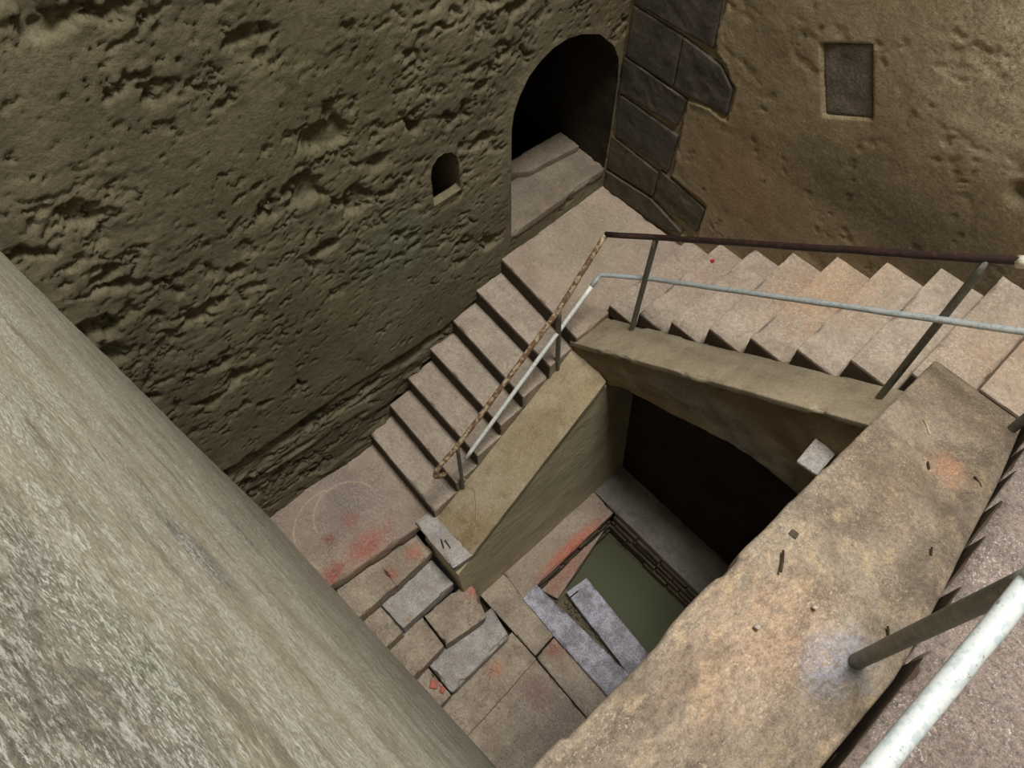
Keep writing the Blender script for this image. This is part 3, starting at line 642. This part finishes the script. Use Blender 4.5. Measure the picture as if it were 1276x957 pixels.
# ------------------------------------------------------------------ back flight over the arch
nB = [(1.02, 0.095), (1.325, 0.31), (1.625, 0.515), (1.925, 0.74), (2.232, 0.97), (2.545, 1.195), (2.852, 1.42), (3.165, 1.63), (3.475, 1.85)]
labB = ['lowest step of the back flight, rising from the corner landing', 'second step of the back flight, with a red petal on it', 'third step up the back flight from the corner landing',
        'fourth step up the back flight, under the middle of the rails', 'fifth step up the back flight, left of the orange-tinted one', 'sixth step of the back flight, with a square grey patch and orange tint',
        'seventh step of the back flight, just left of the dark leaning post', 'eighth step of the back flight, seen just right of the dark leaning post', 'highest visible step of the back flight, at the right frame edge']
for k, (x, z) in enumerate(nB):
    xn = nB[k + 1][0] + 0.012 if k < 8 else 3.80
    yi = -1.0 - 0.006 * ((k * 7) % 3) if k < 7 else (-0.985)
    zz = z
    o = slab_obj('stone_step', [(x, yi, zz), (xn, yi, zz), (xn - 0.01, 0.03, zz + 0.02), (x - 0.01, 0.03, zz + 0.02)], 0.20 if k else 0.12, M['tread'], r=0.006, step=0.025, amp=0.002, chip=0.012, seed=70 + k)
    plate_obj('end_shade_facing', (x + 0.006, yi, zz), (xn - 0.012, yi, zz), 0.19 if k else 0.11, (0, -1, 0), M['shade_facing'], o, drop=0.010)
    tag(o, labB[k], 'step', G_B)
o = slab_obj('stone_landing', [(3.81, -1.02, 1.85), (4.86, -1.02, 1.85), (4.86, 0.02, 1.87), (3.81, 0.02, 1.87)], 0.2, M['tread'], r=0.012, step=0.05, amp=0.004)
tag(o, 'stone landing at the top of the back flight, just past the right frame edge', 'landing')
arch = [(1.34, -0.40), (1.38, -0.335), (1.47, -0.24), (1.60, -0.125), (1.88, 0.0), (2.145, 0.12), (2.38, 0.25), (2.615, 0.35), (2.84, 0.41), (3.09, 0.415), (3.30, 0.36), (3.60, 0.2)]
ax_, az_ = [a[0] for a in arch], [a[1] for a in arch]
def soffit(x): return np.interp(x, ax_, az_)
def zB(x): return -0.095 + 0.762 * (x - 1.0)
def zBi(x): return -0.105 + 0.725 * (x - 1.02)
pb = empty('arched_parapet'); tag(pb, 'sloping parapet on an arch carrying the back flight over the dark recess', 'parapet')
xs = np.concatenate([np.linspace(0.985, 1.34, 10), np.linspace(1.36, 3.235, 90)])
nz = 26
def wallband(xs, ytop, zt, zb, seed, amp, flip):
    V = []
    for x in xs:
        for t in np.linspace(0, 1, nz): V.append((x, ytop, zt(x) + (zb(x) - zt(x)) * t))
    V = np.array(V); V[:, 1] += (fbm(V, 5, 4, seed) - 0.5) * amp; F_ = []
    for i in range(len(xs) - 1):
        for j in range(nz - 1):
            q = (i * nz + j, (i + 1) * nz + j, (i + 1) * nz + j + 1, i * nz + j + 1); F_.append(q[::-1] if not flip else q)
    return V, F_
acc = Acc()
zb_ = lambda x: float(soffit(x)) if x > 1.34 else -0.60
v1, f1 = wallband(xs, -1.385, lambda x: zB(x) - 0.04, zb_, 401, 0.035, False); acc.add(v1, f1)
v2, f2 = wallband(xs, -1.005, lambda x: min(zB(x) - 0.04, zBi(x) - 0.03), zb_, 402, 0.0, True); acc.add(v2, f2)
n = len(xs)
for j, fl in ((0, False), (nz - 1, True)):
    a = v1.reshape(n, nz, 3)[:, j]; b = v2.reshape(n, nz, 3)[:, j]; V = np.concatenate([a, b])
    acc.add(V, [((i, n + i, n + i + 1, i + 1) if fl else (i, i + 1, n + i + 1, n + i)) for i in range(n - 1)])
acc.build('wall_body', M['inner_b'], pb)
# coping with a ragged outer edge
v, f = rough_hexa([(0.965, -1.40, zB(0.965) + .01), (3.235, -1.405, zB(3.235)), (3.235, -0.985, zBi(3.235)), (0.965, -1.0, zBi(0.965) + .02),
                   (0.965, -1.40, zB(0.965) - .07), (3.235, -1.405, zB(3.235) - .07), (3.235, -0.985, zBi(3.235) - .07), (0.965, -1.0, zBi(0.965) - .07)], r=0.016, step=0.022, amp=0.003, amp_lo=0.006, chip=0.03, seed=57, chipsc=6)
link('coping', v, f, M['cop_b'], pb)
# vault body between the parapet and the back wall
acc = Acc(); xs2 = np.linspace(1.0, 3.7, 60)
top = lambda x: -0.24 + 0.70 * (x - 1.0) if x > 1.0 else -0.24
V = []
for x in xs2:
    zt = 0.70 * (x - 1.0) - 0.29; zt = min(zt, 1.62); zb2 = zb_(x)
    V += [(x, -1.0, zt), (x, 0.0, zt), (x, 0.0, zb2), (x, -1.0, zb2)]
F_ = []
for i in range(len(xs2) - 1):
    for j in range(4): F_.append((i * 4 + j, i * 4 + (j + 1) % 4, (i + 1) * 4 + (j + 1) % 4, (i + 1) * 4 + j))
m_ = 4 * (len(xs2) - 1); F_ += [(0, 3, 2, 1), (m_, m_ + 1, m_ + 2, m_ + 3)]
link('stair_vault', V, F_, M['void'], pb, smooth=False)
o = slab_obj('stone_stub', [(3.022, -1.60, 1.10), (3.165, -1.585, 1.10), (3.155, -1.375, 1.10), (3.008, -1.388, 1.10)], 0.035, M['greystone'], r=0.005, step=0.02, amp=0.002, chip=0.005, seed=62)
tag(o, 'small pale square stone stub jutting from the arch wall beside the big parapet', 'stone')

# ------------------------------------------------------------------ right parapet and right flight
pd = empty('stair_parapet'); tag(pd, 'broad lichened parapet slab sloping up toward the camera, in the lower right', 'parapet')
def zD(y): 
    z = 1.84 + 0.602 * (-0.98 - y)
    return z if y > -3.16 else 1.84 + 0.602 * 2.18
def dxl(y): return 3.212
def dxr(y): return np.interp(-y, [0.98, 1.1, 1.72, 2.86, 3.16, 3.6, 4.4], [3.735, 3.742, 3.758, 3.757, 3.750, 3.742, 3.742])
ys = np.linspace(-0.98, -4.28, 150); us_ = np.concatenate([[0, .008, .02, .035], np.linspace(.06, .94, 26), [.965, .98, .992, 1]])
V = []; Nn = []
for y in ys:
    xl, xr = dxl(y), dxr(y)
    e = 0.016 * max(0, 1 - (-0.98 - y) / 0.05)
    for u in us_:
        dd = min(u, 1 - u) * (xr - xl); rr = 0.018; drop = rr - math.sqrt(max(0, rr * rr - max(0, rr - dd) ** 2)) if dd < rr else 0
        groove = 0.010 * math.exp(-((u - 0.80) / 0.03) ** 2) * (1 if y < -1.5 else 0) - 0.012 * math.exp(-((u - 0.88) / 0.05) ** 2) * (1 if y < -1.3 else 0)
        V.append((xl + u * (xr - xl), y, zD(y) - drop - e - groove))
V = np.array(V); nU = len(us_)
V[:, 2] += (fbm(V, 2.2, 3, 501) - 0.5) * 0.03 + (fbm(V, 20, 3, 503) - 0.5) * 0.006
VV = V.reshape(len(ys), nU, 3)
chipm = sstep(fbm(VV[:, 0] * np.array([0, 1, 0]), 2.6, 4, 509), 0.56, 0.62)
for k_ in range(10):
    VV[:, k_, 0] += chipm * 0.012 * (1 - k_ / 10); VV[:, k_, 2] -= chipm * 0.012 * (1 - k_ / 10)
VV[:, :4, 0] += ((fbm(VV[:, 0] * np.array([0, 1, 0]), 14, 3, 515) - 0.5) * 0.008)[:, None]
V = VV.reshape(-1, 3); acc = Acc(); F_ = []
for i in range(len(ys) - 1):
    for j in range(nU - 1): F_.append((i * nU + j, (i + 1) * nU + j, (i + 1) * nU + j + 1, i * nU + j + 1))
per = [i * nU for i in range(len(ys))] + [(len(ys) - 1) * nU + j for j in range(1, nU)] + [i * nU + nU - 1 for i in range(len(ys) - 2, -1, -1)] + [j for j in range(nU - 2, 0, -1)]
b0 = len(V); Vb = V[per].copy(); Vb[:, 2] -= 0.12; V = np.concatenate([V, Vb]); m_ = len(per)
for i in range(m_): F_.append((per[(i + 1) % m_], per[i], b0 + i, b0 + (i + 1) % m_))
link('coping', V, F_, M['cop_d'], pd)
prof = [(-1.0, zD(-1.0) - 0.06), (-3.16, zD(-3.16) - 0.06), (-4.26, zD(-4.2) - 0.06), (-3.96, -2.56), (-1.0, -2.56)]
v, f = prism_x(3.235, 3.70, prof); link('wall_body', v, f, M['void'], pd, smooth=False)
nD = [(-1.06, 2.02), (-1.38, 2.20), (-1.69, 2.385), (-2.0, 2.574), (-2.313, 2.765), (-2.667, 2.975)]
labD = ['first step of the right flight above the back landing', 'second step of the right flight, at the right frame edge', 'third step of the right flight, a thin sliver at the frame edge',
        'step of the right flight level with the middle of the broad parapet', 'second step below the near pipe post on the right flight', 'step of the right flight just below the near pipe post']
for k, (y, z) in enumerate(nD):
    yn = (nD[k + 1][0] if k < 5 else -3.03) - 0.012
    o = slab_obj('stone_step', [(3.772, yn, z), (4.86, yn, z), (4.86, y, z), (3.768, y, z)], 0.185, M['near'], r=0.010, step=0.03, amp=0.004, chip=0.012, seed=90 + k)
    plate_obj('end_shade_facing', (3.772, yn + 0.02, z), (3.768, y - 0.012, z), 0.16, (-1, 0, 0), M['shade_facing'], o, drop=0.010, th=0.003)
    tag(o, labD[k], 'step', G_D)
o = slab_obj('stone_landing', [(3.775, -4.4, 3.185), (4.86, -4.4, 3.185), (4.86, -3.03, 3.185), (3.765, -3.03, 3.185)], 0.19, M['near'], r=0.014, step=0.022, amp=0.005, chip=0.02, seed=97)
plate_obj('end_shade_facing', (3.775, -4.25, 3.185), (3.766, -3.06, 3.185), 0.17, (-1, 0, 0), M['shade_facing'], o, drop=0.012, th=0.003)
tag(o, 'coarse pinkish stone landing under the near pipe, bottom right corner', 'landing')
prof = [(-1.0, 1.64), (-1.1, 1.82), (-2.7, 2.75), (-3.05, 2.97), (-4.4, 2.97), (-4.4, 1.2), (-1.0, 1.2)]
v, f = prism_x(3.80, 4.86, prof); struct(link('trim_3', v, f, M['void'], smooth=False))

# ------------------------------------------------------------------ niche sill, quoins, wall patch
o = slab_obj('niche_sill', [(-0.46, -1.19, 0.262), (0.012, -1.19, 0.262), (0.012, -0.02, 0.262), (-0.46, -0.02, 0.262)], 0.08, M['sillstone'], r=0.01, step=0.025, amp=0.004, chip=0.02, seed=110)
tag(o, 'worn grey stone sill of the arched niche', 'sill')
o = slab_obj('sill_stone', [(-0.62, -0.95, 0.33), (-0.38, -0.62, 0.33), (-0.30, -0.05, 0.33), (-0.55, -0.05, 0.33)], 0.10, M['sillstone'], r=0.02, step=0.03, amp=0.008, chip=0.02, seed=111)
tag(o, 'raised stone at the back of the niche sill', 'stone')
labQ = ['topmost rough dark quoin stone, cut by the top frame edge', 'smooth bluish dark quoin stone against the corner, right under the topmost one', 'dark quoin stone jutting farthest right into the brown plaster',
        'dark quoin stone in the third course from the top, against the corner', 'dark quoin stone in the fourth course, above the lowest pair', 'dark quoin stone of the lowest pair, nearer the niche', 'rough brownish quoin stone of the lowest pair, farther from the niche',
        'flat brownish stone at the foot of the quoin, touching the corner landing']
def wall_stone(name, poly, depth, face_y, mat, seed, bul=0.012):
    P = np.array(poly, float); cx, cz = P.mean(0); s = 0.016
    x0, z0 = P.min(0); x1, z1 = P.max(0); nx = max(6, int((x1 - x0) / s)); nz_ = max(6, int((z1 - z0) / s))
    # a polar grid: rings from the centre to the outline
    out = []
    n = len(P)
    for i in range(n):
        a, b = P[i], P[(i + 1) % n]; k = max(2, int(np.linalg.norm(b - a) / 0.02))
        for t in range(k): out.append(a + (b - a) * t / k)
    out = np.array(out); m = len(out); rings = list(np.linspace(0.05, 0.96, 14)) + [0.985, 1.0]
    V = []
    for r in rings:
        q = np.array([cx, cz]) + (out - [cx, cz]) * r
        for x, z in q: V.append((x, face_y + (0.010 if r == 1.0 else (0.003 if r > 0.98 else 0)), z))
    V.append((cx, face_y, cz)); ci = len(V) - 1
    V = np.array(V); V[:, 1] -= (fbm(V, 9, 4, seed) - 0.45) * 2 * bul
    b0 = len(V); last = (len(rings) - 1) * m; Vb = V[last:last + m].copy(); Vb[:, 1] = face_y + depth; V = np.concatenate([V, Vb])
    F_ = [(ci, (i + 1) % m, i) for i in range(m)]
    for r in range(len(rings) - 1):
        for i in range(m):
            j = (i + 1) % m; F_.append((r * m + i, r * m + j, (r + 1) * m + j, (r + 1) * m + i))
    for i in range(m):
        j = (i + 1) % m; F_.append((last + i, last + j, b0 + j, b0 + i))
    return link(name, V, F_, mat)
for k, p in enumerate(Q):
    pc = np.array(p).mean(0); p = [tuple(pc + (np.array(q) - pc) * 1.03) for q in p]
    o = wall_stone('quoin_stone', p, 0.10, 0.004 if k != 7 else -0.005, M['basalt2' if k in (5, 6, 7) else 'basalt'], 600 + k, 0.012 if k in (0, 2, 3, 6) else 0.007)
    tag(o, labQ[k], 'stone', 'dark quoin stones beside the niche')
pc = np.array(plate).mean(0)
o = wall_stone('wall_patch', [tuple(pc + (np.array(p) - pc) * 0.97) for p in plate], 0.08, 0.018, M['patch'], 650, 0.006)
tag(o, 'dark rectangular patch let into the brown back wall', 'patch')

# ------------------------------------------------------------------ handrails
hr = empty('handrail'); tag(hr, 'rusty two-rail pipe handrail running down the back and left flights', 'handrail')
R = 0.021
cornT = (1.0, -1.178, 1.113); cornM = (1.0, -1.167, 0.634)
P1b, P1t = (1.335, -1.075, 0.12), (1.345, -1.06, 1.285)
P4b, P4t = (3.123, -1.125, 1.49), (3.10, -1.15, 2.735)
P2b, P2t = (1.003, -1.56, -0.35), (1.005, -1.615, 0.60)
P3b, P3t = (1.005, -2.698, -1.17), (1.005, -2.70, -0.27)
def lerp(a, b, t): return tuple(a[i] + (b[i] - a[i]) * t for i in range(3))
endT = lerp(P1t, P4t, 1.20)
path = densify(fillet([endT, P1t, cornT], 0.02, 2), 0.10)
v, f = tube(path, R, wob=0.004); link('top_rail', v, f, M['rust'], hr)
hook = fillet([cornT, P2t, P3t, (1.0, -2.90, -0.375), (1.01, -2.965, -0.45), (1.0, -2.925, -0.54), (1.0, -2.85, -0.60)], 0.05, 5)
v, f = tube(densify(hook, 0.08), R, wob=0.004); link('top_rail', v, f, M['rustpale'], hr)
mid4 = (3.13, -1.175, 2.309); mid1 = (1.335, -1.045, 0.80); midE = lerp(mid1, mid4, 1.22); mid3 = (1.01, -2.64, -0.60)
v, f = tube(densify(fillet([midE, mid4, mid1, cornM, lerp(cornM, mid3, 0.06)], 0.03, 4), 0.1), R * 0.86, wob=0.002); link('mid_rail', v, f, M['whitepaint'], hr)
v, f = tube(densify([lerp(cornM, mid3, 0.058), mid3], 0.1), R * 0.86, wob=0.002); o = link('mid_rail', v, f, M['whiterail'], hr); o['label'] = 'whiter lower length of the middle rail'
for b, t in ((P1b, P1t), (P2b, P2t), (P3b, P3t), (P4b, P4t)):
    v, f = tube(densify([lerp(b, t, -0.05), t], 0.1), R * (0.85 if b is P3b else 1.0)); link('post', v, f, M['iron'], hr)
v, f = tube(densify([lerp(P1t, P4t, 1.055), lerp(P1t, P4t, 1.075), lerp(P1t, P4t, 1.15)], 0.03), R * 1.35, wob=0.008, seed=9); link('pipe_joint', v, f, M['whiteblob'], hr)
h2 = empty('handrail'); tag(h2, 'pale blue pipe handrail on the broad right parapet, close to the camera', 'handrail')
P5b = (3.70, -1.177, 1.90); P6b = (3.645, -3.201, 3.14); P6t = (3.647, -3.21, 4.06); P5t = (3.70, -1.18, 2.95)
v, f = tube(densify([lerp(P6b, P6t, -0.03), P6t], 0.08), 0.023); link('post', v, f, M['iron'], h2)
v, f = tube(densify([lerp(P5b, P5t, -0.03), P5t], 0.08), 0.023); link('post', v, f, M['iron'], h2)
v, f = tube(densify(fillet([(3.70, -1.18, 2.78), (3.65, -3.20, 4.02), (3.65, -3.68, 3.962), (3.655, -4.24, 3.90)], 0.04, 3), 0.08), 0.0235, seg=20, wob=0.002); link('mid_rail', v, f, M['whitepaint'], h2)

# ------------------------------------------------------------------ small things
def tw(name, pts, r, mat, label, cat, group=None):
    v, f = tube(pts, r, seg=6); o = link(name, v, f, M[mat]); tag(o, label, cat, group); return o
def onD(x, y, h=0.012): return (x, y, zD(y) + h)
tw('twig', [onD(3.48, -2.02), onD(3.50, -2.06)], 0.004, 'twig', 'tiny dark twig on the upper half of the broad parapet', 'twig', 'twigs on the parapets')
tw('twig', [onD(3.66, -1.87), onD(3.69, -1.89), onD(3.70, -1.91)], 0.006, 'twig', 'dark leaf stalk near the right edge of the broad parapet', 'twig', 'twigs on the parapets')
tw('twig', [onD(3.30, -3.08), onD(3.32, -3.12), onD(3.335, -3.16)], 0.004, 'twig', 'thin dark twig near the well-side edge of the broad parapet, beside the dark pebble', 'twig', 'twigs on the parapets')
tw('twig', [onD(3.36, -1.72), onD(3.39, -1.75), onD(3.42, -1.80)], 0.004, 'string', 'pale straw-coloured splinter on the upper half of the broad parapet', 'twig', 'twigs on the parapets')
tw('twig', [onD(3.655, -2.52), onD(3.665, -2.56)], 0.004, 'twig', 'short dark twig in the groove beside the near steps', 'twig', 'twigs on the parapets')
tw('twig', [onD(3.66, -3.02), onD(3.675, -3.05), onD(3.67, -3.07)], 0.004, 'twig', 'curled dark twig just above the base of the near post', 'twig', 'twigs on the parapets')
for k, (x, y, sz) in enumerate([(3.29, -2.98, 0.014), (3.47, -3.17, 0.008), (3.39, -3.34, 0.008)]):
    z = zD(y) + 0.012; v, f = slab([(x - sz, y - sz, z), (x + sz, y - sz * .7, z), (x + sz * .8, y + sz, z), (x - sz, y + sz * .8, z)], 0.014, r=0.004, step=0.01, amp=0.002, seed=k)
    tag(link('pebble', v, f, M['greystone'] if k else M['basalt2']), ['dark pebble near the chipped edge of the broad parapet', 'small white pebble mid way across the broad parapet, nearer the post', 'small white pebble on the broad parapet, lower than the other'][k], 'pebble', 'pebbles on the broad parapet')
tw('twig', [(1.17, -3.12, -1.366), (1.25, -3.155, -1.365)], 0.006, 'twig', 'longer dark twig on the pale grey stone block', 'twig', 'twigs on the grey block')
tw('twig', [(1.20, -3.10, -1.358), (1.29, -3.11, -1.363)], 0.004, 'twig', 'shorter forked twig crossing the other on the pale grey block', 'twig', 'twigs on the grey block')
tw('twig', [(2.15, -2.33, -2.69), (2.16, -2.22, -2.685)], 0.007, 'twig', 'dark stick lying across the end of the lower granite slab', 'twig')
tw('string', [tuple(p) for p in fillet([(1.01, -2.68, -0.95), (1.06, -2.66, -1.02), (1.10, -2.64, -1.085), (1.21, -2.72, -1.145), (1.32, -2.82, -1.225), (1.40, -2.93, -1.31), (1.42, -3.0, -1.345)], 0.08, 5)], 0.0025, 'string',
   'thin pale string trailing down the left parapet from the end post', 'string')
v, f = slab([(1.375, -0.20, 0.335), (1.405, -0.21, 0.345), (1.41, -0.185, 0.34), (1.385, -0.175, 0.345)], 0.006, r=0.002, step=0.01, amp=0.002); tag(link('petal', v, f, M['petal']), 'tiny red petal on the second step of the back flight', 'petal')
